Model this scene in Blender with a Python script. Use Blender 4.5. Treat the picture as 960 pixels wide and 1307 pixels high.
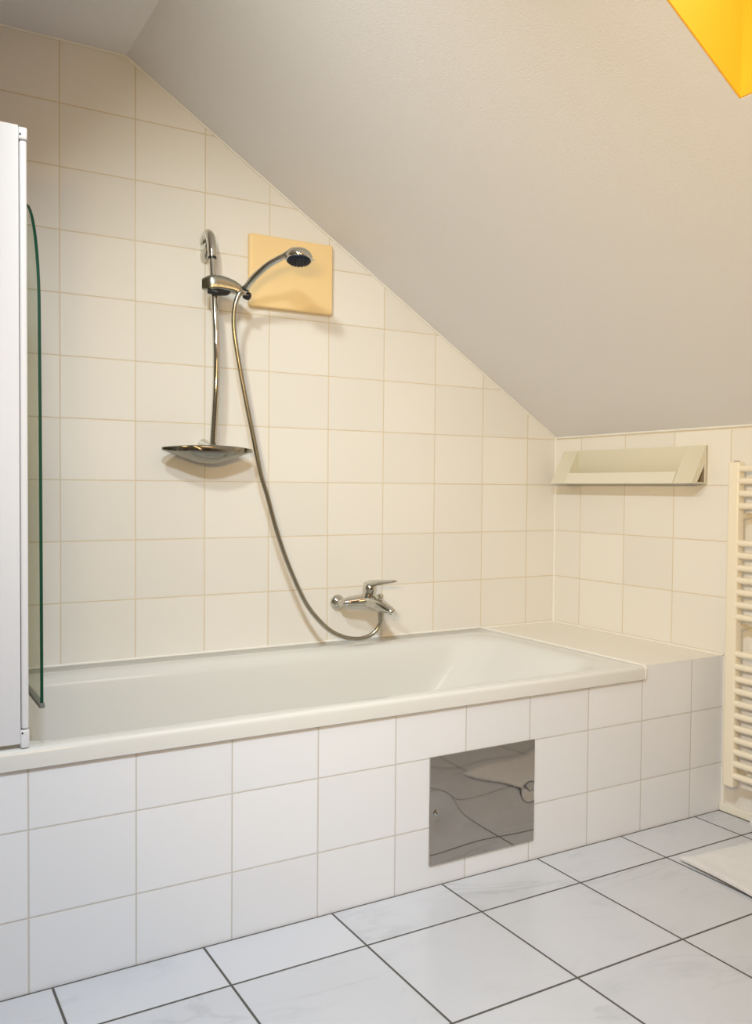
import bpy, bmesh, math, random
from mathutils import Vector, Matrix, noise

for o in list(bpy.data.objects):
    bpy.data.objects.remove(o, do_unlink=True)
scene = bpy.context.scene
COL = scene.collection

# ------------------------------------------------------------------ camera
cam_data = bpy.data.cameras.new('camera')
cam = bpy.data.objects.new('camera', cam_data)
COL.objects.link(cam)
scene.camera = cam
cam_data.sensor_fit = 'VERTICAL'
cam_data.sensor_height = 36.0
cam_data.lens = 1104.8964 / 1307.0 * 36.0
cam_data.shift_x = (480.0 - 449.6567) / 1307.0
cam_data.shift_y = (655.82 - 653.5) / 1307.0
cam_data.clip_start = 0.02
yaw, pitch, roll = 0.5143, -0.0297, 0.0073
fw = Vector((math.sin(yaw) * math.cos(pitch), math.cos(yaw) * math.cos(pitch), math.sin(pitch)))
rt = Vector((math.cos(yaw), -math.sin(yaw), 0))
up = rt.cross(fw)
R_ = rt * math.cos(roll) + up * math.sin(roll)
U_ = -rt * math.sin(roll) + up * math.cos(roll)
m = Matrix((R_, U_, -fw)).transposed().to_4x4()
m.translation = Vector((-2.6662, -2.8945, 1.141))
cam.matrix_world = m

# ------------------------------------------------------------------ world, lights, exposure
world = bpy.data.worlds.new('world')
scene.world = world
world.use_nodes = True
bg = world.node_tree.nodes['Background']
bg.inputs['Color'].default_value = (0.75, 0.87, 1.0, 1)
bg.inputs['Strength'].default_value = 1.0

vs = scene.view_settings
vs.view_transform = 'Standard'
vs.look = 'None'
vs.gamma = 1.0
vs.use_curve_mapping = False
vs.exposure = 0.05

TAN = 0.62646                      # slope of the roof
ZK = 1.3690                        # height of the knee at the right wall
SN = Vector((0.5309, 0.0, 0.8474)) # slope normal, pointing out of the room


def area(name, loc, direction, sx, sy, energy, color, shape='RECTANGLE'):
    l = bpy.data.lights.new(name, 'AREA')
    l.shape = shape
    l.size = sx
    l.size_y = sy
    l.energy = energy
    l.color = color
    o = bpy.data.objects.new(name, l)
    COL.objects.link(o)
    o.location = loc
    o.rotation_euler = Vector(direction).to_track_quat('-Z', 'Y').to_euler()
    return o


# daylight entering at the roof window (just under its glass)
area('skylight_daylight', (-1.30, -2.03, 2.505), -SN, 0.70, 0.66, 4.5, (1.0, 0.97, 0.92))
# added cool fill light under the ceiling near the camera, no known lamp
l = area('cool_fill_light', (-2.55, -2.50, 2.50), (0.45, 0.65, -1), 0.20, 0.20, 17.0, (0.76, 0.91, 1.0), 'DISK')
l.data.spread = math.radians(100)
# spot lamp over the bath
l = area('bath_spot_light', (-2.50, -1.55, 2.50), (1, 0.9, -0.75), 0.14, 0.14, 3.6, (0.93, 1.0, 0.94), 'DISK')
l.data.spread = math.radians(76)
# added warm fill from the left, for the slope and right end
l = area('warm_fill_left', (-3.0, -2.90, 1.50), (1, 0.7, 0.0), 0.5, 0.12, 14.0, (1.0, 0.68, 0.27))
l.data.spread = math.radians(90)
# added warm fill from behind the camera; that wall has no window
l = area('warm_fill_rear', (-2.1, -3.38, 1.60), (-0.1, 1, -0.3), 0.8, 1.0, 5.0, (1.0, 0.65, 0.30))
l.data.spread = math.radians(120)

# ------------------------------------------------------------------ materials


def new_mat(name):
    mt = bpy.data.materials.new(name)
    mt.use_nodes = True
    nt = mt.node_tree
    return mt, nt, nt.nodes['Principled BSDF']


def mat(name, color, rough=0.5, metal=0.0, bump=0.0, bscale=200.0, var=0.0, vscale=8.0, coat=0.0, spec=0.5):
    mt, nt, b = new_mat(name)
    b.inputs['Base Color'].default_value = (*color, 1)
    b.inputs['Roughness'].default_value = rough
    b.inputs['Metallic'].default_value = metal
    b.inputs['Specular IOR Level'].default_value = spec
    if coat:
        b.inputs['Coat Weight'].default_value = coat
        b.inputs['Coat Roughness'].default_value = 0.05
    tc = nt.nodes.new('ShaderNodeTexCoord')
    if var:
        n = nt.nodes.new('ShaderNodeTexNoise')
        n.inputs['Scale'].default_value = vscale
        n.inputs['Detail'].default_value = 4
        nt.links.new(tc.outputs['Object'], n.inputs['Vector'])
        mx = nt.nodes.new('ShaderNodeMix')
        mx.data_type = 'RGBA'
        mx.inputs[6].default_value = (*[c * (1 - var) for c in color], 1)
        mx.inputs[7].default_value = (*[min(1, c * (1 + var)) for c in color], 1)
        nt.links.new(n.outputs['Fac'], mx.inputs[0])
        nt.links.new(mx.outputs[2], b.inputs['Base Color'])
    if bump:
        n = nt.nodes.new('ShaderNodeTexNoise')
        n.inputs['Scale'].default_value = bscale
        n.inputs['Detail'].default_value = 3
        nt.links.new(tc.outputs['Object'], n.inputs['Vector'])
        bp = nt.nodes.new('ShaderNodeBump')
        bp.inputs['Strength'].default_value = bump
        bp.inputs['Distance'].default_value = 0.002
        nt.links.new(n.outputs['Fac'], bp.inputs['Height'])
        nt.links.new(bp.outputs['Normal'], b.inputs['Normal'])
    return mt


def tile_mat(name, ax, size, off, tile, grout, gw, rough=0.3, marble=False, extra=None, var=0.03, soft=0.6):
    """Square-set tiles. ax: two axis letters, size/off per axis (metres)."""
    mt, nt, b = new_mat(name)
    N, L = nt.nodes, nt.links
    tc = N.new('ShaderNodeTexCoord')
    sep = N.new('ShaderNodeSeparateXYZ')
    L.new(tc.outputs['Object'], sep.inputs[0])

    def M(op, a, c=None, clamp=False):
        nd = N.new('ShaderNodeMath')
        nd.operation = op
        nd.use_clamp = clamp
        for i, v in enumerate((a, c)):
            if v is None:
                continue
            if isinstance(v, (int, float)):
                nd.inputs[i].default_value = v
            else:
                L.new(v, nd.inputs[i])
        return nd.outputs[0]
    dists, cells = [], []
    for k in range(2):
        u = M('DIVIDE', M('SUBTRACT', sep.outputs[ax[k]], off[k]), size[k])
        f = M('FRACT', u)
        d = M('MULTIPLY', M('MINIMUM', f, M('SUBTRACT', 1.0, f)), size[k])
        dists.append(d)
        cells.append(M('FLOOR', u))
    d = M('MINIMUM', dists[0], dists[1])
    if extra:
        for axis, val in extra:
            d = M('MINIMUM', d, M('ABSOLUTE', M('SUBTRACT', sep.outputs[axis], val)))
    mr = N.new('ShaderNodeMapRange')
    mr.interpolation_type = 'SMOOTHSTEP'
    L.new(d, mr.inputs['Value'])
    mr.inputs['From Min'].default_value = gw * 0.5 * (1 - soft)
    mr.inputs['From Max'].default_value = gw * 0.5 * (1 + soft)
    cm = N.new('ShaderNodeCombineXYZ')
    L.new(cells[0], cm.inputs[0])
    L.new(cells[1], cm.inputs[1])
    wn = N.new('ShaderNodeTexWhiteNoise')
    wn.noise_dimensions = '3D'
    L.new(cm.outputs[0], wn.inputs['Vector'])
    base = N.new('ShaderNodeMix')
    base.data_type = 'RGBA'
    base.inputs[6].default_value = (*[c * (1 - var) for c in tile], 1)
    base.inputs[7].default_value = (*[min(1, c * (1 + var)) for c in tile], 1)
    L.new(wn.outputs['Value'], base.inputs[0])
    col = base.outputs[2]
    if marble:
        # offset each tile's marble, so that veins stop at the joints
        mul = N.new('ShaderNodeVectorMath')
        mul.operation = 'MULTIPLY_ADD'
        L.new(wn.outputs['Color'], mul.inputs[0])
        mul.inputs[1].default_value = (7, 7, 7)
        L.new(tc.outputs['Object'], mul.inputs[2])
        mp = N.new('ShaderNodeMapping')
        mp.inputs['Rotation'].default_value = (0, 0, 0.75)
        mp.inputs['Scale'].default_value = (0.55, 1.7, 1)
        L.new(mul.outputs[0], mp.inputs['Vector'])
        n1 = N.new('ShaderNodeTexNoise')
        n1.inputs['Scale'].default_value = 3.2
        n1.inputs['Detail'].default_value = 6
        n1.inputs['Roughness'].default_value = 0.6
        n1.inputs['Distortion'].default_value = 0.6
        L.new(mp.outputs[0], n1.inputs['Vector'])
        vein = M('ABSOLUTE', M('SUBTRACT', n1.outputs['Fac'], 0.5))
        vr = N.new('ShaderNodeMapRange')
        vr.inputs['From Min'].default_value = 0.0
        vr.inputs['From Max'].default_value = 0.035
        vr.inputs['To Min'].default_value = 0.55
        vr.inputs['To Max'].default_value = 0.0
        L.new(vein, vr.inputs['Value'])
        n2 = N.new('ShaderNodeTexNoise')
        n2.inputs['Scale'].default_value = 2.5
        n2.inputs['Detail'].default_value = 3
        L.new(mul.outputs[0], n2.inputs['Vector'])
        n2r = N.new('ShaderNodeMapRange')
        n2r.inputs['From Min'].default_value = 0.42
        n2r.inputs['From Max'].default_value = 0.68
        L.new(n2.outputs['Fac'], n2r.inputs['Value'])
        fac = M('MULTIPLY', vr.outputs[0], n2r.outputs[0], True)
        fac = M('ADD', fac, M('MULTIPLY', n2r.outputs[0], 0.22), True)
        mv = N.new('ShaderNodeMix')
        mv.data_type = 'RGBA'
        L.new(fac, mv.inputs[0])
        L.new(col, mv.inputs[6])
        mv.inputs[7].default_value = (0.45, 0.46, 0.50, 1)
        col = mv.outputs[2]
    # joints vary a little in colour and strength
    gn = N.new('ShaderNodeTexNoise')
    gn.inputs['Scale'].default_value = 2.3
    gn.inputs['Detail'].default_value = 4
    L.new(tc.outputs['Object'], gn.inputs['Vector'])
    gm = N.new('ShaderNodeMix')
    gm.data_type = 'RGBA'
    L.new(gn.outputs['Fac'], gm.inputs[0])
    gm.inputs[6].default_value = (*grout[0], 1)
    gm.inputs[7].default_value = (*grout[1], 1)
    mx = N.new('ShaderNodeMix')
    mx.data_type = 'RGBA'
    L.new(mr.outputs[0], mx.inputs[0])
    L.new(gm.outputs[2], mx.inputs[6])
    L.new(col, mx.inputs[7])
    L.new(mx.outputs[2], b.inputs['Base Color'])
    rr = N.new('ShaderNodeMapRange')
    L.new(mr.outputs[0], rr.inputs['Value'])
    rr.inputs['To Min'].default_value = 0.85
    rr.inputs['To Max'].default_value = rough
    L.new(rr.outputs[0], b.inputs['Roughness'])
    bp = N.new('ShaderNodeBump')
    bp.inputs['Strength'].default_value = 0.5
    bp.inputs['Distance'].default_value = 0.0012
    L.new(mr.outputs[0], bp.inputs['Height'])
    L.new(bp.outputs['Normal'], b.inputs['Normal'])
    return mt


WHITE_TILE = (0.80, 0.77, 0.73)
FRONT_TILE = (0.79, 0.80, 0.85)
G_WALL = ((0.63, 0.51, 0.34), (0.75, 0.67, 0.54))
G_FRONT = ((0.52, 0.49, 0.47), (0.64, 0.61, 0.58))
M_BACK = tile_mat('tile_back', 'XZ', (0.2439, 0.2), (-2.1126, 0.3606), WHITE_TILE, G_WALL, 0.0037, 0.32)
M_RIGHT = tile_mat('tile_right', 'YZ', (0.2439, 0.2), (-0.1567, 0.3606), WHITE_TILE, G_WALL, 0.0036, 0.32)
M_FRONT = tile_mat('tile_front', 'XZ', (0.2428, 0.2), (-2.351, -0.0289), FRONT_TILE, G_FRONT, 0.0036, 0.28)
M_FLOOR = tile_mat('tile_floor', 'XY', (0.36, 0.36), (-2.3007, -1.0634), (0.61, 0.62, 0.67),
                   ((0.07, 0.065, 0.06), (0.12, 0.11, 0.10)), 0.0062, 0.22, marble=True,
                   extra=(('Y', -0.877), ('X', -0.0135)), soft=0.35)
M_CEIL = mat('ceiling_paint', (0.79, 0.79, 0.83), 0.9, bump=0.35, bscale=260)
M_PLASTER = mat('wall_paint', (0.40, 0.35, 0.28), 0.8, bump=0.2, bscale=200)
M_YELLOW = mat('yellow_reveal_paint', (0.93, 0.47, 0.02), 0.7)
M_LEDGE = mat('ledge_cream', (0.82, 0.77, 0.69), 0.35, var=0.02)
M_ENAMEL = mat('bath_enamel', (0.705, 0.70, 0.685), 0.10)
M_ENAMEL_RIM = M_ENAMEL
M_SEAL = mat('sealant_white', (0.86, 0.84, 0.80), 0.45)
M_CHROME = mat('chrome', (0.62, 0.605, 0.55), 0.09, 1.0)
M_HOSE = mat('hose_metal', (0.42, 0.39, 0.32), 0.26, 1.0)
M_STEEL = mat('panel_steel', (0.44, 0.415, 0.385), 0.045, 1.0, var=0.05, vscale=30)
M_BLACK = mat('black_plastic', (0.012, 0.012, 0.014), 0.35)
M_NAVY = mat('spray_navy', (0.008, 0.014, 0.032), 0.5, spec=0.25)
M_COVER = mat('cover_peach', (0.90, 0.66, 0.34), 0.5, var=0.03, vscale=6)
M_SHELF = mat('shelf_cream', (0.70, 0.66, 0.54), 0.4)
M_RAD = mat('radiator_enamel', (0.84, 0.77, 0.64), 0.3)
M_WHITE = mat('white_lacquer', (0.72, 0.725, 0.77), 0.4)
M_TOWEL = mat('towelling', (0.78, 0.77, 0.78), 0.95, bump=0.8, bscale=420, var=0.03, vscale=60)
M_GREEN = mat('glass_edge', (0.008, 0.065, 0.036), 0.4, spec=0.2)
M_GREYSEAL = mat('grey_seal', (0.22, 0.22, 0.20), 0.5)
M_RECESS_SHADE = mat('recess_shade', (0.30, 0.24, 0.17), 0.8)  # shade inside the shelf's hollow cheeks, put into the colour
M_DOOR = mat('door_wood', (0.23, 0.13, 0.07), 0.45, var=0.2, vscale=5)


def glass_mat(name, tint, fac=0.3):
    mt = bpy.data.materials.new(name)
    mt.use_nodes = True
    nt = mt.node_tree
    nt.nodes.clear()
    out = nt.nodes.new('ShaderNodeOutputMaterial')
    mix = nt.nodes.new('ShaderNodeMixShader')
    tr = nt.nodes.new('ShaderNodeBsdfTransparent')
    gl = nt.nodes.new('ShaderNodeBsdfGlossy')
    fr = nt.nodes.new('ShaderNodeFresnel')
    fr.inputs['IOR'].default_value = 1.45
    tr.inputs['Color'].default_value = (*tint, 1)
    gl.inputs['Roughness'].default_value = 0.01
    ml = nt.nodes.new('ShaderNodeMath')
    ml.operation = 'MULTIPLY'
    ml.inputs[1].default_value = fac
    nt.links.new(fr.outputs[0], ml.inputs[0])
    nt.links.new(ml.outputs[0], mix.inputs[0])
    nt.links.new(tr.outputs[0], mix.inputs[1])
    nt.links.new(gl.outputs[0], mix.inputs[2])
    nt.links.new(mix.outputs[0], out.inputs['Surface'])
    return mt


M_GLASS = glass_mat('screen_glass', (0.955, 0.985, 0.93))
M_PANE = glass_mat('window_glass', (0.97, 0.98, 0.98))

# ------------------------------------------------------------------ mesh helpers


def obj(name, bm, material, parent=None, smooth=True, angle=40, label=None):
    me = bpy.data.meshes.new(name)
    bmesh.ops.recalc_face_normals(bm, faces=bm.faces[:])
    bm.to_mesh(me)
    bm.free()
    for mm in (material if isinstance(material, (list, tuple)) else [material]):
        me.materials.append(mm)
    if smooth:
        for p in me.polygons:
            p.use_smooth = True
        me.set_sharp_from_angle(angle=math.radians(angle))
    o = bpy.data.objects.new(name, me)
    COL.objects.link(o)
    if parent:
        o.parent = parent
        o.matrix_parent_inverse = Matrix.Translation(-parent.location)
    if label:
        o['label'] = label
    return o


def tag(o, label, cat, group=None):
    o['label'] = label
    o['category'] = cat
    if group:
        o['group'] = group
    return o


def thing(name, label, cat, loc=(0, 0, 0), group=None):
    o = bpy.data.objects.new(name, None)
    COL.objects.link(o)
    o.location = loc
    o.empty_display_size = 0.05
    return tag(o, label, cat, group)


def struct(name, bm, material, parent=None, smooth=False):
    o = obj(name, bm, material, parent, smooth)
    if not parent:
        o['kind'] = 'structure'
    return o


def add_box(bm, x0, x1, y0, y1, z0, z1, bevel=0.0, seg=2, mi=0):
    r = bmesh.ops.create_cube(bm, size=1.0)
    vs_ = r['verts']
    for v in vs_:
        v.co = Vector(((x0 + x1) / 2 + v.co.x * (x1 - x0), (y0 + y1) / 2 + v.co.y * (y1 - y0), (z0 + z1) / 2 + v.co.z * (z1 - z0)))
    if mi:
        for f in {f for v in vs_ for f in v.link_faces}:
            f.material_index = mi
    if bevel:
        es = list({e for v in vs_ for e in v.link_edges})
        bmesh.ops.bevel(bm, geom=es, offset=bevel, segments=seg, profile=0.6, affect='EDGES')
    return bm


def bx(*a, **k):
    return add_box(bmesh.new(), *a, **k)


def loft(bm, loops, close=True, cap0=False, cap1=False, mi=0):
    rows = [[bm.verts.new(p) for p in lp] for lp in loops]
    n = len(rows[0])
    for a, b_ in zip(rows[:-1], rows[1:]):
        for i in range(n if close else n - 1):
            j = (i + 1) % n
            f = bm.faces.new((a[i], a[j], b_[j], b_[i]))
            f.material_index = mi
    if cap0:
        bm.faces.new(rows[0][::-1])
    if cap1:
        bm.faces.new(rows[-1])
    return rows


def catmull(pts, n=8):
    P = [Vector(p) for p in pts]
    P = [P[0] * 2 - P[1]] + P + [P[-1] * 2 - P[-2]]
    out = []
    for i in range(1, len(P) - 2):
        for k in range(n):
            t = k / n
            a, b_, c, d = P[i - 1], P[i], P[i + 1], P[i + 2]
            out.append(0.5 * ((2 * b_) + (c - a) * t + (2 * a - 5 * b_ + 4 * c - d) * t * t + (3 * b_ - a - 3 * c + d) * t ** 3))
    out.append(P[-2])
    return out


def add_tube(bm, pts, rad, seg=16, cap=True, sx=1.0, sy=1.0, ref=None):
    """rad: number or list, one per point; sx, sy stretch the section."""
    P = [Vector(p) for p in pts]
    loops = []
    t0 = (P[1] - P[0]).normalized()
    ref = Vector(ref) if ref else (Vector((0, 0, 1)) if abs(t0.z) < 0.9 else Vector((1, 0, 0)))
    nrm = (ref - t0 * ref.dot(t0)).normalized()
    for i, p in enumerate(P):
        if i == 0:
            t = t0
        elif i == len(P) - 1:
            t = (P[i] - P[i - 1]).normalized()
        else:
            t = (P[i + 1] - P[i - 1]).normalized()
        nrm = (nrm - t * nrm.dot(t)).normalized()
        bn = t.cross(nrm)
        r = rad[i] if isinstance(rad, (list, tuple)) else rad
        loops.append([p + nrm * (math.cos(2 * math.pi * k / seg) * r * sx) + bn * (math.sin(2 * math.pi * k / seg) * r * sy) for k in range(seg)])
    loft(bm, loops, True, cap, cap)
    return bm


def lerp_list(vals, n):
    out = []
    for i in range(n):
        t = i / (n - 1) * (len(vals) - 1)
        k = min(int(t), len(vals) - 2)
        out.append(vals[k] + (vals[k + 1] - vals[k]) * (t - k))
    return out


def add_lathe(bm, origin, axis, prof, seg=28, caps=True):
    """prof: list of (distance along axis, radius)."""
    a = Vector(axis).normalized()
    q = Vector((1, 0, 0)) if abs(a.x) < 0.8 else Vector((0, 1, 0))
    u = (q - a * q.dot(a)).normalized()
    v = a.cross(u)
    o = Vector(origin)
    loops = [[o + a * h + u * (math.cos(2 * math.pi * k / seg) * max(r, 1e-4)) + v * (math.sin(2 * math.pi * k / seg) * max(r, 1e-4)) for k in range(seg)] for h, r in prof]
    loft(bm, loops, True, caps, caps)
    return bm


def add_prism(bm, poly, axis, a, b_):
    """extrude polygon (list of 2-D points) along axis letter from a to b_."""
    def P(u, v, w):
        return {'X': (w, u, v), 'Y': (u, w, v), 'Z': (u, v, w)}[axis]
    loft(bm, [[P(u, v, a) for u, v in poly], [P(u, v, b_) for u, v in poly]], True, True, True)
    return bm


def rrect(x0, x1, y0, y1, r, z, n=12, side=10):
    """rounded rectangle loop with constant vertex count."""
    out = []
    corners = [(x1 - r, y1 - r, 0), (x0 + r, y1 - r, 90), (x0 + r, y0 + r, 180), (x1 - r, y0 + r, 270)]
    for ci, (cx, cy, a0) in enumerate(corners):
        for k in range(n + 1):
            a = math.radians(a0 + 90 * k / n)
            out.append(Vector((cx + r * math.cos(a), cy + r * math.sin(a), z)))
        nx, ny, na = corners[(ci + 1) % 4]
        p = out[-1]
        a = math.radians(na)
        qv = Vector((nx + r * math.cos(a), ny + r * math.sin(a), z))
        for k in range(1, side):
            out.append(p.lerp(qv, k / side))
    return out


# ------------------------------------------------------------------ room shell
XL, YF = -3.10, -3.45            # left wall, wall behind the camera
ZC = 2.56                         # flat ceiling
XP = -(ZC - ZK) / TAN             # where slope meets flat ceiling


def zs(x):
    return ZK - TAN * x


struct('floor', bx(XL - .1, .1, YF - .1, .1, -.1, 0), M_FLOOR)
# back wall follows the roof line
bm = bmesh.new()
add_prism(bm, [(XL - .1, -.05), (.1, -.05), (.1, zs(.0)), (0, ZK), (XP, ZC), (XL - .1, ZC)], 'Y', 0, .1)
struct('wall_back', bm, M_BACK)
struct('wall_right', bx(0, .1, YF - .1, 0, -.05, ZK), M_RIGHT)
struct('wall_left', bx(XL - .1, XL, YF - .1, 0, -.05, ZC), M_PLASTER)
bm = bmesh.new()
add_prism(bm, [(XL - .1, -.05), (.1, -.05), (.1, ZK), (0, ZK), (XP, ZC), (XL - .1, ZC)], 'Y', YF - .1, YF)
struct('wall_front', bm, M_PLASTER)
struct('ceiling', bx(XL - .1, XP, YF - .1, .1, ZC, ZC + .1), M_CEIL)
# sloping ceiling with the opening of the roof window
OX0, OX1 = -1.72, -1.0
OY0, OY1 = -2.42, -1.647
bm = bmesh.new()


def slope_piece(x0, x1, y0, y1):
    t = .12
    a = [Vector((x0, y0, zs(x0))), Vector((x1, y0, zs(x1))), Vector((x1, y1, zs(x1))), Vector((x0, y1, zs(x0)))]
    loft(bm, [a, [p + Vector((0, 0, t)) for p in a]], True, True, True)


slope_piece(XP, OX0 - .004, YF - .1, .1)
slope_piece(OX1 + .004, .1, YF - .1, .1)
slope_piece(OX0 - .004, OX1 + .004, YF - .1, OY0 - .004)
slope_piece(OX0 - .004, OX1 + .004, OY1 + .004, .1)
struct('ceiling_slope', bm, M_CEIL)

# roof window: yellow painted reveal, white frame, glass
w0 = bpy.data.objects.new('window_1', None)
COL.objects.link(w0)
w0.location = (-1.3, -2.03, 2.5)
w0['kind'] = 'structure'
D = 0.30
bot_i = Vector((OX1, 0, zs(OX1)))
bot_o = Vector((OX1, 0, zs(OX1) + D / SN.z))
top_i = Vector((OX0, 0, zs(OX0)))
top_o = top_i + SN * D
bm = bmesh.new()
th = .005
yv = lambda p, y: Vector((p.x, y, p.z))
# far and near side reveals
for ya, yb in ((OY1, OY1 + th), (OY0 - th, OY0)):
    a = [yv(bot_i, ya), yv(bot_o, ya), yv(top_o, ya), yv(top_i, ya)]
    loft(bm, [a, [p + Vector((0, yb - ya, 0)) for p in a]], True, True, True)
a = [yv(bot_i, OY0 - th), yv(bot_o, OY0 - th), yv(bot_o, OY1 + th), yv(bot_i, OY1 + th)]
loft(bm, [a, [p + Vector((th, 0, 0)) for p in a]], True, True, True)
a = [yv(top_i, OY0 - th), yv(top_o, OY0 - th), yv(top_o, OY1 + th), yv(top_i, OY1 + th)]
loft(bm, [a, [p + Vector((-th, 0, .01)) for p in a]], True, True, True)
obj('window_reveal', bm, M_YELLOW, w0, smooth=False)
e1 = (top_o - bot_o)
bm = bmesh.new()
fwid = .05


def roof_bar(s0, s1, y0, y1, d0, d1):
    a = []
    for s, y in ((s0, y0), (s1, y0), (s1, y1), (s0, y1)):
        p = bot_o + e1 * s
        a.append(Vector((p.x, y, p.z)))
    loft(bm, [[p + SN * d0 for p in a], [p + SN * d1 for p in a]], True, True, True)


fs_ = fwid / e1.length
roof_bar(-.05, fs_, OY0 - .04, OY1 + .04, 0, .05)
roof_bar(1 - fs_, 1.05, OY0 - .04, OY1 + .04, 0, .05)
roof_bar(fs_, 1 - fs_, OY0 - .04, OY0 + fwid, 0, .05)
roof_bar(fs_, 1 - fs_, OY1 - fwid, OY1 + .04, 0, .05)
obj('window_frame', bm, M_WHITE, w0, smooth=False)
bm = bmesh.new()
roof_bar(fs_, 1 - fs_, OY0 + fwid, OY1 - fwid, .02, .028)
obj('window_pane', bm, M_PANE, w0, smooth=False)

# unseen dark door added behind the camera for the chrome to mirror
d0 = bpy.data.objects.new('added_door_1', None)
COL.objects.link(d0)
d0.location = (-1.2, YF, 0)
d0['kind'] = 'structure'
obj('added_door_leaf', bx(-1.58, -.82, YF, YF + .03, 0, 1.86, bevel=.004), M_DOOR, d0)
bm = bmesh.new()
add_box(bm, -1.66, -1.58, YF, YF + .045, 0, 1.86)
add_box(bm, -.82, -.76, YF, YF + .045, 0, 1.82)
obj('added_door_frame', bm, M_WHITE, d0, smooth=False)

# tiled surround of the bath (masonry) and its ledge at the right end
bm = bmesh.new()
add_box(bm, XL, -.40, -.875, -.845, 0, .514)
add_box(bm, XL, -2.52, -.845, 0, 0, .514)
struct('wall_bath_front', bm, M_FRONT)
bm = bmesh.new()
add_box(bm, -.40, 0, -.875, 0, 0, .5555)
for f in bm.faces:
    f.normal_update()
    if f.normal.z > .5:
        f.material_index = 1
o = struct('wall_bath_ledge', bm, [M_FRONT, M_LEDGE])

# sealant beads and skirting
def bead(name, pts, r, mt=M_SEAL):
    b_ = bmesh.new()
    add_tube(b_, pts, r, 8)
    o_ = obj(name, b_, mt)
    o_['kind'] = 'structure'


bead('trim_1', [(XL, -.002, .559), (-.40, -.002, .559)], .0045)
bead('trim_2', [(-.40, -.002, .557), (-.002, -.002, .557)], .004)
bead('trim_3', [(-.002, -.002, .557), (-.002, -.875, .557)], .004)
bead('trim_4', [(-.002, -.002, .557), (-.002, -.002, ZK)], .0045)
bead('trim_5', [(0, -.002, ZK - .002), (XP, -.002, ZC - .002), (XL, -.002, ZC - .002)], .004)
bead('trim_6', [(-.002, -.002, ZK - .001), (-.002, YF, ZK - .001)], .004)
bead('trim_7', [(-.401, -.003, .556), (-.401, -.872, .556), (-.401, -.882, .55), (-.401, -.879, .512)], .004)
struct('baseboard_right', bx(-.012, 0, YF, -.876, 0, .030, bevel=.004), mat('skirting_cream', (0.82, 0.78, 0.70), .4))

# ------------------------------------------------------------------ bathtub
tub = thing('bathtub', 'long built-in bathtub in glossy cream enamel with a white rolled rim', 'bathtub', (-1.45, -.44, 0))
bm = bmesh.new()
X0, X1, Y0, Y1 = -2.50, -.404, -.884, -.0015
loops = [
    rrect(X0, X1, Y0, Y1, .004, .512),
    rrect(X0, X1, Y0, Y1, .004, .544),
    rrect(X0 + .001, X1 - .001, Y0 + .0015, Y1 - .0005, .005, .550),
    rrect(X0 + .004, X1 - .003, Y0 + .005, Y1 - .001, .006, .5545),
    rrect(X0 + .010, X1 - .006, Y0 + .011, Y1 - .002, .008, .556),
    rrect(X0 + .085, X1 - .075, Y0 + .046, Y1 - .100, .150, .556),
    rrect(X0 + .093, X1 - .088, Y0 + .052, Y1 - .116, .150, .5545),
    rrect(X0 + .101, X1 - .104, Y0 + .058, Y1 - .132, .150, .549),
    rrect(X0 + .107, X1 - .120, Y0 + .064, Y1 - .145, .150, .538),
    rrect(X0 + .112, X1 - .136, Y0 + .069, Y1 - .153, .150, .520),
    rrect(X0 + .122, X1 - .190, Y0 + .076, Y1 - .164, .150, .46),
    rrect(X0 + .140, X1 - .290, Y0 + .086, Y1 - .176, .150, .36),
    rrect(X0 + .160, X1 - .390, Y0 + .098, Y1 - .188, .150, .27),
    rrect(X0 + .190, X1 - .470, Y0 + .120, Y1 - .208, .150, .205),
    rrect(X0 + .230, X1 - .530, Y0 + .155, Y1 - .240, .140, .172),
    rrect(X0 + .290, X1 - .600, Y0 + .210, Y1 - .290, .110, .160),
]
loft(bm, loops, True, False, True)
obj('tub_shell', bm, M_ENAMEL, tub, angle=70)
# waste fitting in the bottom
bm = bmesh.new()
add_lathe(bm, (-2.05, -.46, .160), (0, 0, 1), [(0, .034), (.004, .034), (.006, .030), (.005, .022), (.006, .004)])
obj('drain', bm, M_CHROME, tub, label='round chrome drain')

# ------------------------------------------------------------------ steel access panel
pan = thing('access_panel', 'mirror-polished steel access panel screwed to the white tiled bath front', 'access panel', (-1.07, -.876, .06))
px0, px1, pz0, pz1 = -1.266, -.879, .062, .375
scr = [(-1.243, .212), (-.897, .219)]
bm = bmesh.new()
nx, nz = 64, 52


def pdisp(x, z):
    d = 0.0
    for sx, sz in scr:
        r = math.hypot(x - sx, z - sz)
        sg = .052 if sx < -1 else .026
        d += (.0036 if sx < -1 else .0026) * math.exp(-(r / sg) ** 2)
    u = (x - px0) / (px1 - px0)
    v = (z - pz0) / (pz1 - pz0)
    d -= .0015 * math.sin(math.pi * u) * math.sin(math.pi * v)
    d += .0005 * math.sin(9 * u + 4 * v) * math.sin(math.pi * v)
    return d


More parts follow.
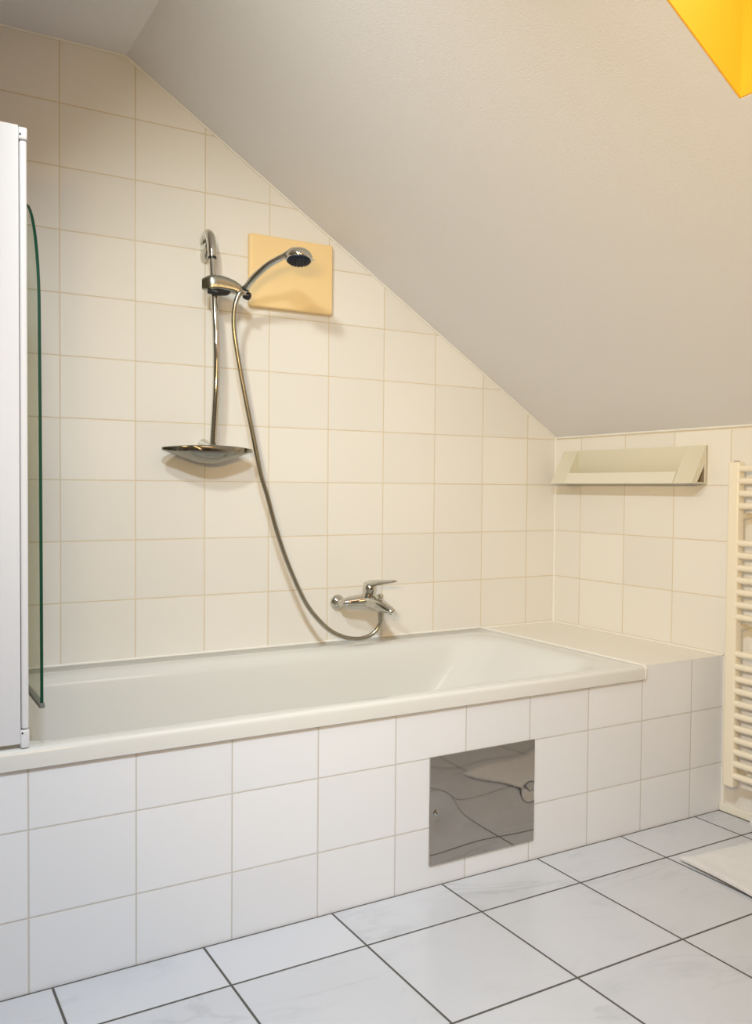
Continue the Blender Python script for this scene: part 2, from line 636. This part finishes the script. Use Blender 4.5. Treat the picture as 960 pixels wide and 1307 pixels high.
grid = [[bm.verts.new((px0 + (px1 - px0) * i / nx, -.8805 + pdisp(px0 + (px1 - px0) * i / nx, pz0 + (pz1 - pz0) * j / nz), pz0 + (pz1 - pz0) * j / nz)) for i in range(nx + 1)] for j in range(nz + 1)]
for j in range(nz):
    for i in range(nx):
        bm.faces.new((grid[j][i], grid[j][i + 1], grid[j + 1][i + 1], grid[j + 1][i]))
edge = [grid[0][i] for i in range(nx + 1)] + [grid[j][nx] for j in range(1, nz + 1)] + [grid[nz][i] for i in range(nx - 1, -1, -1)] + [grid[j][0] for j in range(nz - 1, 0, -1)]
back = [bm.verts.new((v.co.x, -.8752, v.co.z)) for v in edge]
for i in range(len(edge)):
    j = (i + 1) % len(edge)
    bm.faces.new((edge[j], edge[i], back[i], back[j]))
obj('panel_plate', bm, M_STEEL, pan, angle=50)
for sx, sz in scr:
    bm = bmesh.new()
    add_lathe(bm, (sx, -.8776, sz), (0, -1, 0), [(0, .0075), (.0016, .0075), (.0028, .0055), (.0030, .001)], 20)
    s = obj('screw', bm, M_CHROME, pan)
    bm = bmesh.new()
    for a in (0.5, 2.07):
        c, sn = math.cos(a) * .005, math.sin(a) * .005
        add_tube(bm, [(sx - c, -.8807, sz - sn), (sx + c, -.8807, sz + sn)], .0009, 6)
    obj('screw_slot', bm, M_BLACK, s)

# ------------------------------------------------------------------ shower rail
rail = thing('shower_rail', 'bowed chrome shower rail with sliding holder and boat-shaped soap dish', 'shower rail', (-1.63, 0, 1.25))
RX = -1.63
bar_pts = catmull([(RX, -.080, 1.955), (RX, -.086, 1.888), (RX, -.107, 1.761), (RX, -.120, 1.668), (RX, -.126, 1.567), (RX, -.121, 1.454), (RX, -.103, 1.339), (RX, -.089, 1.262)], 8)
bm = bmesh.new()
add_tube(bm, bar_pts, .0118, 20)
obj('rail_bar', bm, M_CHROME, rail)
# top bracket: a hook over the bar and a wall foot
bm = bmesh.new()
pts = catmull([(RX, -.004, 1.985), (RX, -.022, 2.004), (RX, -.045, 2.007), (RX, -.066, 1.988), (RX, -.079, 1.955), (RX, -.083, 1.918)], 8)
add_tube(bm, pts, lerp_list([.0145, .0155, .0165, .0165, .0160, .0142], len(pts)), 20)
foot = []
for y, wx, wz, zc in ((-.0005, .0155, .036, 1.952), (-.014, .0150, .034, 1.953), (-.030, .0125, .029, 1.957), (-.042, .009, .020, 1.964)):
    foot.append([Vector((RX + wx * math.cos(2 * math.pi * k / 20), y, zc + wz * math.sin(2 * math.pi * k / 20))) for k in range(20)])
loft(bm, foot, True, True, True)
obj('top_bracket', bm, M_CHROME, rail)
bm = bmesh.new()
add_tube(bm, [(RX, -.083, 1.921), (RX, -.0835, 1.914)], .0146, 20)
obj('bracket_ring', bm, M_BLACK, rail, label='thin dark ring under the bracket')
# bottom foot
bm = bmesh.new()
add_lathe(bm, (RX, -.0005, 1.288), (0, -1, -.15), [(0, .021), (.012, .020), (.03, .017), (.055, .013), (.075, .011)], 20)
obj('bottom_bracket', bm, M_CHROME, rail)
# slider
slid_pts = catmull([(-1.664, -.088, 1.823), (-1.640, -.104, 1.826), (-1.606, -.113, 1.826), (-1.570, -.124, 1.819), (-1.545, -.132, 1.808), (-1.535, -.135, 1.802)], 6)
hh = lerp_list([.020, .0275, .0265, .022, .0165, .011], len(slid_pts))
ww = lerp_list([.014, .022, .021, .0175, .0145, .009], len(slid_pts))
bm = bmesh.new()
loops = []
for i, p in enumerate(slid_pts):
    t = (slid_pts[min(i + 1, len(slid_pts) - 1)] - slid_pts[max(i - 1, 0)]).normalized()
    sdir = t.cross(Vector((0, 0, 1))).normalized()
    lp = []
    for k in range(24):
        a = 2 * math.pi * k / 24
        c, s = math.cos(a), math.sin(a)
        c = math.copysign(abs(c) ** .55, c)
        s = math.copysign(abs(s) ** .55, s)
        lp.append(p + sdir * (ww[i] * c) + Vector((0, 0, hh[i] * s)))
    loops.append(lp)
loft(bm, loops, True, True, True)
slider = obj('slider', bm, mat('satin_chrome', (0.40, 0.40, 0.34), .22, 1.0), rail)
bm = bmesh.new()
pts = catmull([(-1.655, -.108, 1.797), (-1.628, -.118, 1.794), (-1.595, -.122, 1.796), (-1.582, -.124, 1.801)], 5)
add_tube(bm, pts, lerp_list([.008, .013, .012, .006], len(pts)), 14, sx=.8, sy=1.3)
obj('clamp_lever', bm, M_BLACK, slider, label='black clamp under the slider')
bm = bmesh.new()
add_lathe(bm, (-1.535, -.128, 1.797), Vector((.75, -.25, -.25)), [(0, .010), (.006, .0135), (.016, .0145), (.024, .012), (.028, .005)], 20)
obj('holder_knob', bm, M_BLACK, slider, label='black round knob at the end of the slider')
# soap dish
bm = bmesh.new()
cx_, cy_, hx, hy = -1.640, -.078, .163, .066


def dish_loop(s, z, zend, n=40):
    lp = []
    for k in range(n):
        a = 2 * math.pi * k / n
        c, sn = math.cos(a), math.sin(a)
        t = c
        y = math.copysign(abs(sn) ** 1.35, sn) * hy
        w = abs(t) ** 2
        lp.append(Vector((cx_ + hx * s * t, cy_ + y * s, z * (1 - w) + zend * w)))
    return lp


loft(bm, [dish_loop(.30, 1.262, 1.266), dish_loop(.80, 1.266, 1.268), dish_loop(.93, 1.279, 1.2735), dish_loop(.97, 1.281, 1.274), dish_loop(1.0, 1.278, 1.272),
          dish_loop(1.0, 1.262, 1.264), dish_loop(.985, 1.257, 1.262), dish_loop(.93, 1.253, 1.260), dish_loop(.80, 1.243, 1.253), dish_loop(.62, 1.232, 1.243),
          dish_loop(.42, 1.2235, 1.232), dish_loop(.2, 1.219, 1.223)], True, True, True)
obj('soap_dish', bm, mat('dish_chrome', (0.30, 0.29, 0.25), .09, 1.0), rail, angle=35)

# ------------------------------------------------------------------ hand shower
hs = thing('hand_shower', 'chrome hand shower with dark blue spray face, tilted in the slider', 'shower head', (-1.535, -.15, 1.80))
hp = catmull([(-1.5448, -0.148, 1.7913), (-1.538, -0.152, 1.8097), (-1.5264, -0.185, 1.8358), (-1.511, -0.215, 1.8575), (-1.4924, -0.243, 1.8771), (-1.4698, -0.268, 1.8925), (-1.4452, -0.288, 1.9067)], 7)
bm = bmesh.new()
add_tube(bm, hp, lerp_list([.0100, .0112, .0118, .0116, .0112, .0106, .0100], len(hp)), 20)
obj('handle', bm, M_CHROME, hs)
bm = bmesh.new()
add_tube(bm, [tuple(hp[7]), tuple(hp[8])], .0124, 20)
obj('handle_ring', bm, M_BLACK, hs, label='thin black ring at the foot of the handle')
nrm = Vector((-.10, -.17, -1.0)).normalized()
fc = Vector((-1.4119, -0.305, 1.8882))
bm = bmesh.new()
add_lathe(bm, fc, -nrm, [(.000, .040), (.0015, .0435), (.006, .0455), (.013, .045), (.022, .041), (.031, .032), (.037, .020), (.040, .006)], 32)
npts = catmull([tuple(hp[-4]), tuple(hp[-1]), tuple(fc - nrm * .020 + (Vector(hp[-1]) - fc) * .45), tuple(fc - nrm * .023)], 5)
add_tube(bm, npts, lerp_list([.0102, .0118, .0165, .018], len(npts)), 18)
# selector tab at the rim
tp = fc + Vector((.043, -.004, .006))
add_tube(bm, [tp, tp + Vector((.013, -.001, .001))], [.006, .002], 10, sx=.6)
head = obj('shower_head', bm, M_CHROME, hs)
bm = bmesh.new()
add_lathe(bm, fc - nrm * .002, nrm, [(0, .0405), (.005, .0395), (.0085, .034), (.009, .006)], 32)
sf = obj('spray_face', bm, M_NAVY, head, label='dark blue spray face')
bm = bmesh.new()
u_ = Vector((1, 0, 0)) - nrm * nrm.x
u_.normalize()
v_ = nrm.cross(u_)
for rr_, nn in ((.012, 6), (.022, 12), (.031, 16)):
    for k in range(nn):
        a = 2 * math.pi * k / nn
        p = fc + nrm * .0065 + u_ * (rr_ * math.cos(a)) + v_ * (rr_ * math.sin(a))
        add_lathe(bm, p, nrm, [(0, .0018), (.004, .0012)], 6)
no = obj('nozzles', bm, M_BLACK, head)

# ------------------------------------------------------------------ hose
hose_pts = [
    (-1.546, -0.152, 1.7985),
    (-1.5586, -0.15, 1.7919),
    (-1.5718, -0.1453, 1.7533),
    (-1.5744, -0.1407, 1.708),
    (-1.5693, -0.1364, 1.6553),
    (-1.5547, -0.1324, 1.5803),
    (-1.5367, -0.1288, 1.4969),
    (-1.514, -0.1257, 1.3973),
    (-1.4914, -0.1233, 1.3043),
    (-1.4641, -0.1215, 1.1849),
    (-1.4372, -0.1204, 1.1047),
    (-1.4066, -0.12, 1.0016),
    (-1.3686, -0.1204, 0.8957),
    (-1.3206, -0.1215, 0.7884),
    (-1.2726, -0.1233, 0.7047),
    (-1.2028, -0.1257, 0.6312),
    (-1.1392, -0.1288, 0.5958),
    (-1.0789, -0.1324, 0.5837),
    (-1.0373, -0.1364, 0.5895),
    (-1.0092, -0.1407, 0.6065),
    (-0.9944, -0.1453, 0.6295),
    (-0.9903, -0.15, 0.6484)]
hose = thing('shower_hose', 'long grey metal shower hose hanging in a loop from slider to tap', 'shower hose', (-1.2, -.12, .60))
hc = catmull(hose_pts, 6)
bm = bmesh.new()
# ribbed: radius alternates slightly along the hose
dense = []
for a, b_ in zip(hc[:-1], hc[1:]):
    n_ = max(1, int((b_ - a).length / .0035))
    for k in range(n_):
        dense.append(a.lerp(b_, k / n_))
dense.append(hc[-1])
add_tube(bm, dense, [.0082 + (.0004 if i % 2 else -.0003) for i in range(len(dense))], 12)
obj('hose_body', bm, M_HOSE, hose, angle=80)
bm = bmesh.new()
p = Vector(hose_pts[-1])
add_lathe(bm, p + Vector((0, 0, -.008)), (0, 0, 1), [(0, .0088), (.004, .0105), (.024, .0110), (.034, .0118), (.040, .0118)], 20)
obj('coupling', bm, M_HOSE, hose)

# ------------------------------------------------------------------ bath mixer tap
tap = thing('mixer_tap', 'single-lever chrome bath mixer tap on the tiled wall above the bath', 'tap', (-1.02, 0, .706))
for x in (-1.095, -.945):
    bm = bmesh.new()
    add_lathe(bm, (x, -.0005, .706), (0, -1, 0), [(0, .029), (.004, .0295), (.010, .0275), (.017, .021), (.021, .015), (.024, .0125)], 28)
    obj('wall_rose', bm, M_CHROME, tap)
    bm = bmesh.new()
    add_tube(bm, catmull([(x, -.015, .706), (x, -.045, .708), (x + (.006 if x < -1 else -.006), -.062, .710)], 5), .0135, 18)
    obj('inlet', bm, M_CHROME, tap)
bm = bmesh.new()
bp_ = catmull([(-1.108, -.064, .711), (-1.085, -.066, .712), (-1.045, -.074, .715), (-1.010, -.082, .718), (-.975, -.078, .716), (-.945, -.066, .711), (-.934, -.064, .711)], 6)
add_tube(bm, bp_, lerp_list([.012, .0195, .0235, .0275, .0245, .0195, .012], len(bp_)), 22, sx=1.0, sy=1.15)
sp_ = catmull([(-1.010, -.070, .718), (-1.004, -.110, .716), (-.994, -.150, .708), (-.984, -.190, .696), (-.978, -.212, .688), (-.977, -.219, .684)], 6)
add_tube(bm, sp_, lerp_list([.028, .0295, .0265, .0205, .0140, .008], len(sp_)), 22, sx=.78, sy=1.05)
obj('tap_body', bm, M_CHROME, tap)
bm = bmesh.new()
add_lathe(bm, (-.979, -.204, .690), (.05, -.15, -1), [(0, .0105), (.012, .0105), (.013, .008)], 18)
obj('aerator', bm, M_CHROME, tap)
bm = bmesh.new()
add_lathe(bm, (-1.008, -.092, .728), (0, -.18, 1), [(0, .0285), (.012, .0280), (.017, .0255), (.026, .0245)], 26)
obj('cartridge_ring', bm, M_CHROME, tap)
# lever: cap over the cartridge and a tapering blade
bm = bmesh.new()
add_lathe(bm, (-1.008, -.096, .752), (0, -.18, 1), [(0, .0265), (.008, .0272), (.020, .0268), (.028, .0235), (.034, .016), (.036, .004)], 26)
lp_ = catmull([(-1.012, -.083, .779), (-1.006, -.110, .784), (-.996, -.145, .790), (-.984, -.180, .7955), (-.974, -.212, .800), (-.970, -.226, .802)], 5)
add_tube(bm, lp_, lerp_list([.017, .0215, .0170, .0125, .0090, .0045], len(lp_)), 18, sx=.62, sy=1.05, ref=(0, 0, 1))
lev = obj('lever', bm, M_CHROME, tap)
bm = bmesh.new()
add_lathe(bm, (-1.006, -.1185, .764), (0, -1, .1), [(0, .004), (.002, .004), (.0022, .001)], 12)
obj('lever_dot', bm, M_BLACK, lev, label='small dark mark under the lever')
bm = bmesh.new()
add_lathe(bm, (-.993, -.150, .722), (.05, -.1, 1), [(0, .0075), (.010, .0075), (.013, .0105), (.020, .0115), (.026, .009), (.028, .003)], 20)
obj('diverter_knob', bm, M_CHROME, tap)

# ------------------------------------------------------------------ peach cover plate on the back wall
cov = bx(-1.468, -1.133, -.024, -.0005, 1.786, 2.043, bevel=.009, seg=4)
tag(obj('wall_cover', cov, M_COVER), 'square peach-yellow cover plate on the tiled wall behind the shower head', 'cover plate')

# ------------------------------------------------------------------ wall shelf
sh = thing('wall_shelf', 'cream plastic bathroom shelf with slanted sides on the right tiled wall', 'shelf', (0, -.42, 1.166))
SB, ST, SD = 1.1665, 1.306, .088
ys0, ys1 = -.794, -.066
obj('back_plate', bx(-.010, -.0005, ys0, ys1, SB, ST, bevel=.002), M_SHELF, sh)
obj('tray', bx(-SD + .004, -.008, ys0 + .01, ys1 - .01, SB, SB + .006), M_SHELF, sh)
gw_ = .082
bm = bmesh.new()
lipx = lambda z: -SD + (z - SB) / (ST - SB) * (SD - .012)
add_prism(bm, [(lipx(SB), SB), (lipx(SB + .044), SB + .044), (lipx(SB + .044) + .005, SB + .044), (lipx(SB) + .006, SB)], 'Y', ys0 + gw_ + .004, ys1 - gw_)
obj('front_lip', bm, mat('shelf_lip', (0.76, 0.72, 0.62), .35), sh, smooth=False)
for ya, yb, outer in ((ys0, ys0 + gw_, 0), (ys1 - gw_, ys1, 1)):
    bm = bmesh.new()
    tri = [(-.006, SB), (-.006, ST), (-.012, ST), (lipx(SB), SB)]
    loops = [[Vector((x, ya, z)) for x, z in tri], [Vector((x, yb, z)) for x, z in tri]]
    rows = loft(bm, loops, True, True, True)
    # hollow recess in the outer cheek, its shade painted on the inside
    bm.faces.ensure_lookup_table()
    yo = ya if not outer else yb
    fc_ = [f for f in bm.faces if all(abs(v.co.y - yo) < 1e-6 for v in f.verts)][0]
    hole = [(-.020, SB + .004), (-.020, SB + .066), (-.057, SB + .004)]
    hv = [bm.verts.new((x, yo, z)) for x, z in hole]
    ov = [v for v in fc_.verts]
    bm.faces.remove(fc_)
    # ring (outer quad to inner triangle)
    A = {('b' if v.co.z < (SB + ST) / 2 else 't') + ('w' if v.co.x > -.0125 else 'f'): v for v in ov}
    tw = [v for v in ov if v.co.z > 1.25]
    tw.sort(key=lambda v: -v.co.x)
    bw = [v for v in ov if v.co.z < 1.25]
    bw.sort(key=lambda v: -v.co.x)
    bm.faces.new((bw[0], tw[0], hv[1], hv[0]))
    bm.faces.new((tw[0], tw[1], hv[1]))
    bm.faces.new((tw[1], bw[1], hv[2], hv[1]))
    bm.faces.new((bw[1], bw[0], hv[0], hv[2]))
    dv = [bm.verts.new((v.co.x, v.co.y + (.05 if not outer else -.05), v.co.z)) for v in hv]
    for i in range(3):
        j = (i + 1) % 3
        bm.faces.new((hv[i], hv[j], dv[j], dv[i])).material_index = 1
    bm.faces.new(dv).material_index = 1
    obj('side_cheek', bm, [M_SHELF, M_RECESS_SHADE], sh, smooth=False)

# ------------------------------------------------------------------ towel radiator
rad = thing('towel_radiator', 'cream ladder towel radiator on the right wall beside the bath', 'radiator', (0, -1.2, .12))
yA, yB = -.972, -1.452
for y in (yA, yB):
    bm = bx(-.098, -.062, y - .021, y + .021, .128, 1.240, bevel=.007, seg=3)
    obj('post', bm, M_RAD, rad)
    bm = bmesh.new()
    add_tube(bm, [(-.080, y - .0, 1.238), (-.080, y, 1.2425)], .010, 14)
    obj('post_cap', bm, mat('cap_brown', (0.16, 0.10, 0.05), .5) if y == yA else bpy.data.materials['cap_brown'], rad, label='small dark plug on top of the post')
    for z in (1.035, .655, .15):
        bm = bmesh.new()
        add_tube(bm, [(-.064, y - .010, z + .02), (0, y - .010, z + .02)], .010, 14)
        add_lathe(bm, (-.0005, y - .010, z + .02), (-1, 0, 0), [(0, .02), (.006, .02), (.008, .012)], 18)
        obj('wall_bracket', bm, M_RAD, rad)
rungs = [1.216, 1.174, 1.132, 1.090, .964, .922, .880, .838, .797, .755, .713, .587, .544, .502, .460, .418, .376, .334, .293, .252, .211, .169]
for z in rungs:
    bm = bmesh.new()
    add_tube(bm, [(-.086, yA - .010, z), (-.086, yB + .010, z)], .0115, 14)
    obj('rung', bm, M_RAD, rad)

# ------------------------------------------------------------------ glass bath screen at the left end
gs = thing('glass_screen', 'clear green-edged glass panel with a rounded top corner over the bath', 'glass panel', (-2.268, -.28, .565))
prof = [(-.006, .578), (-.563, .578), (-.560, .9), (-.553, 1.3), (-.545, 1.58)]
for k in range(1, 13):
    a = math.radians(90 * k / 12)
    prof.append((-.275 - .270 * math.cos(a), 1.58 + .352 * math.sin(a)))
prof.append((-.006, 1.935))
bm = bmesh.new()
gx = -2.268
loft(bm, [[Vector((gx - .004, y, z)) for y, z in prof], [Vector((gx + .004, y, z)) for y, z in prof]], True, True, True)
for f in bm.faces:
    f.normal_update()
    f.material_index = 0 if abs(f.normal.x) > .9 else 1
gp = obj('glass_pane', bm, [M_GLASS, M_GREEN], gs, smooth=False)
obj('bottom_seal', bx(gx - .007, gx + .007, -.570, -.004, .566, .579, bevel=.003), M_GREYSEAL, gs, label='grey rubber seal along the bottom edge')
obj('wall_channel', bx(gx - .014, gx + .014, -.022, -.0005, .562, 1.937, bevel=.002), M_WHITE, gs, label='white channel on the wall')

# ------------------------------------------------------------------ white folding screen on the rim
ws = thing('folding_screen', 'tall white folding bath screen standing on the bath rim at left edge', 'bath screen', (-2.7, -.862, .557))
obj('screen_panel', bx(XL + .01, -2.3652, -.874, -.850, .5665, 1.9265, bevel=.004), M_WHITE, ws)
obj('edge_profile', bx(-2.3645, -2.3490, -.877, -.847, .600, 1.893, bevel=.005, seg=3), M_WHITE, ws)
for z0, z1 in ((.5575, .598), (1.895, 1.9215)):
    bm = bx(-2.3665, -2.3480, -.8785, -.8455, z0, z1, bevel=.004, seg=3)
    c_ = obj('end_cap', bm, M_WHITE, ws)
    bm = bmesh.new()
    zc_ = z1 - .006 if z0 < 1 else z0 + .010
    add_lathe(bm, (-2.3630, -.8782, zc_), (0, -1, 0), [(0, .0022), (.0012, .0022), (.0013, .0005)], 10)
    obj('cap_screw', bm, M_BLACK, c_)

# ------------------------------------------------------------------ bath mat and towel on the floor
mat_o = thing('bath_mat', 'white towelling bath mat lying on the marble floor tiles near the radiator', 'bath mat', (-.3, -1.4, 0))
bm = bmesh.new()
c0 = Vector((-.487, -1.103, 0))
du = Vector((.470, -.036, 0))
dv = Vector((-.060, -.580, 0))
n_ = 36
top, bot = [], []
for j in range(n_ + 1):
    rt_, rb_ = [], []
    for i in range(n_ + 1):
        u, v = i / n_, j / n_
        p = c0 + du * u + dv * v
        e = min(u, 1 - u, v, 1 - v)
        lift = .010 * max(0, 1 - u / .16) ** 2 * (.4 + .6 * math.sin(math.pi * min(1, v * 1.3 + .1)) ** 2)
        ruf = .0015 * noise.noise(Vector((u * 9, v * 9, 0)))
        zt = .013 + lift + ruf - .004 * max(0, 1 - e / .02) ** 2
        rt_.append(bm.verts.new((p.x, p.y, zt)))
        rb_.append(bm.verts.new((p.x, p.y, .001 + lift)))
    top.append(rt_)
    bot.append(rb_)
for j in range(n_):
    for i in range(n_):
        bm.faces.new((top[j][i], top[j][i + 1], top[j + 1][i + 1], top[j + 1][i]))
        bm.faces.new((bot[j][i], bot[j + 1][i], bot[j + 1][i + 1], bot[j][i + 1]))
for i in range(n_):
    bm.faces.new((top[0][i], bot[0][i], bot[0][i + 1], top[0][i + 1]))
    bm.faces.new((top[n_][i], top[n_][i + 1], bot[n_][i + 1], bot[n_][i]))
    bm.faces.new((top[i][0], top[i + 1][0], bot[i + 1][0], bot[i][0]))
    bm.faces.new((top[i][n_], bot[i][n_], bot[i + 1][n_], top[i + 1][n_]))
obj('mat_cloth', bm, M_TOWEL, mat_o)

rt_o = thing('rolled_towel', 'rolled white towel at the back of the bath mat by the wall', 'towel', (-.11, -1.2, .02))
bm = bmesh.new()
pts = []
# spiral end: a rounded bolster with a rolled edge
add_lathe(bm, (-.112, -1.090, .051), (0.0, -1, 0), [(0, .006), (.001, .020), (.004, .030), (.010, .035), (.02, .0365), (.15, .037), (.28, .036), (.295, .030), (.30, .008)], 28)
obj('towel_roll', bm, M_TOWEL, rt_o)
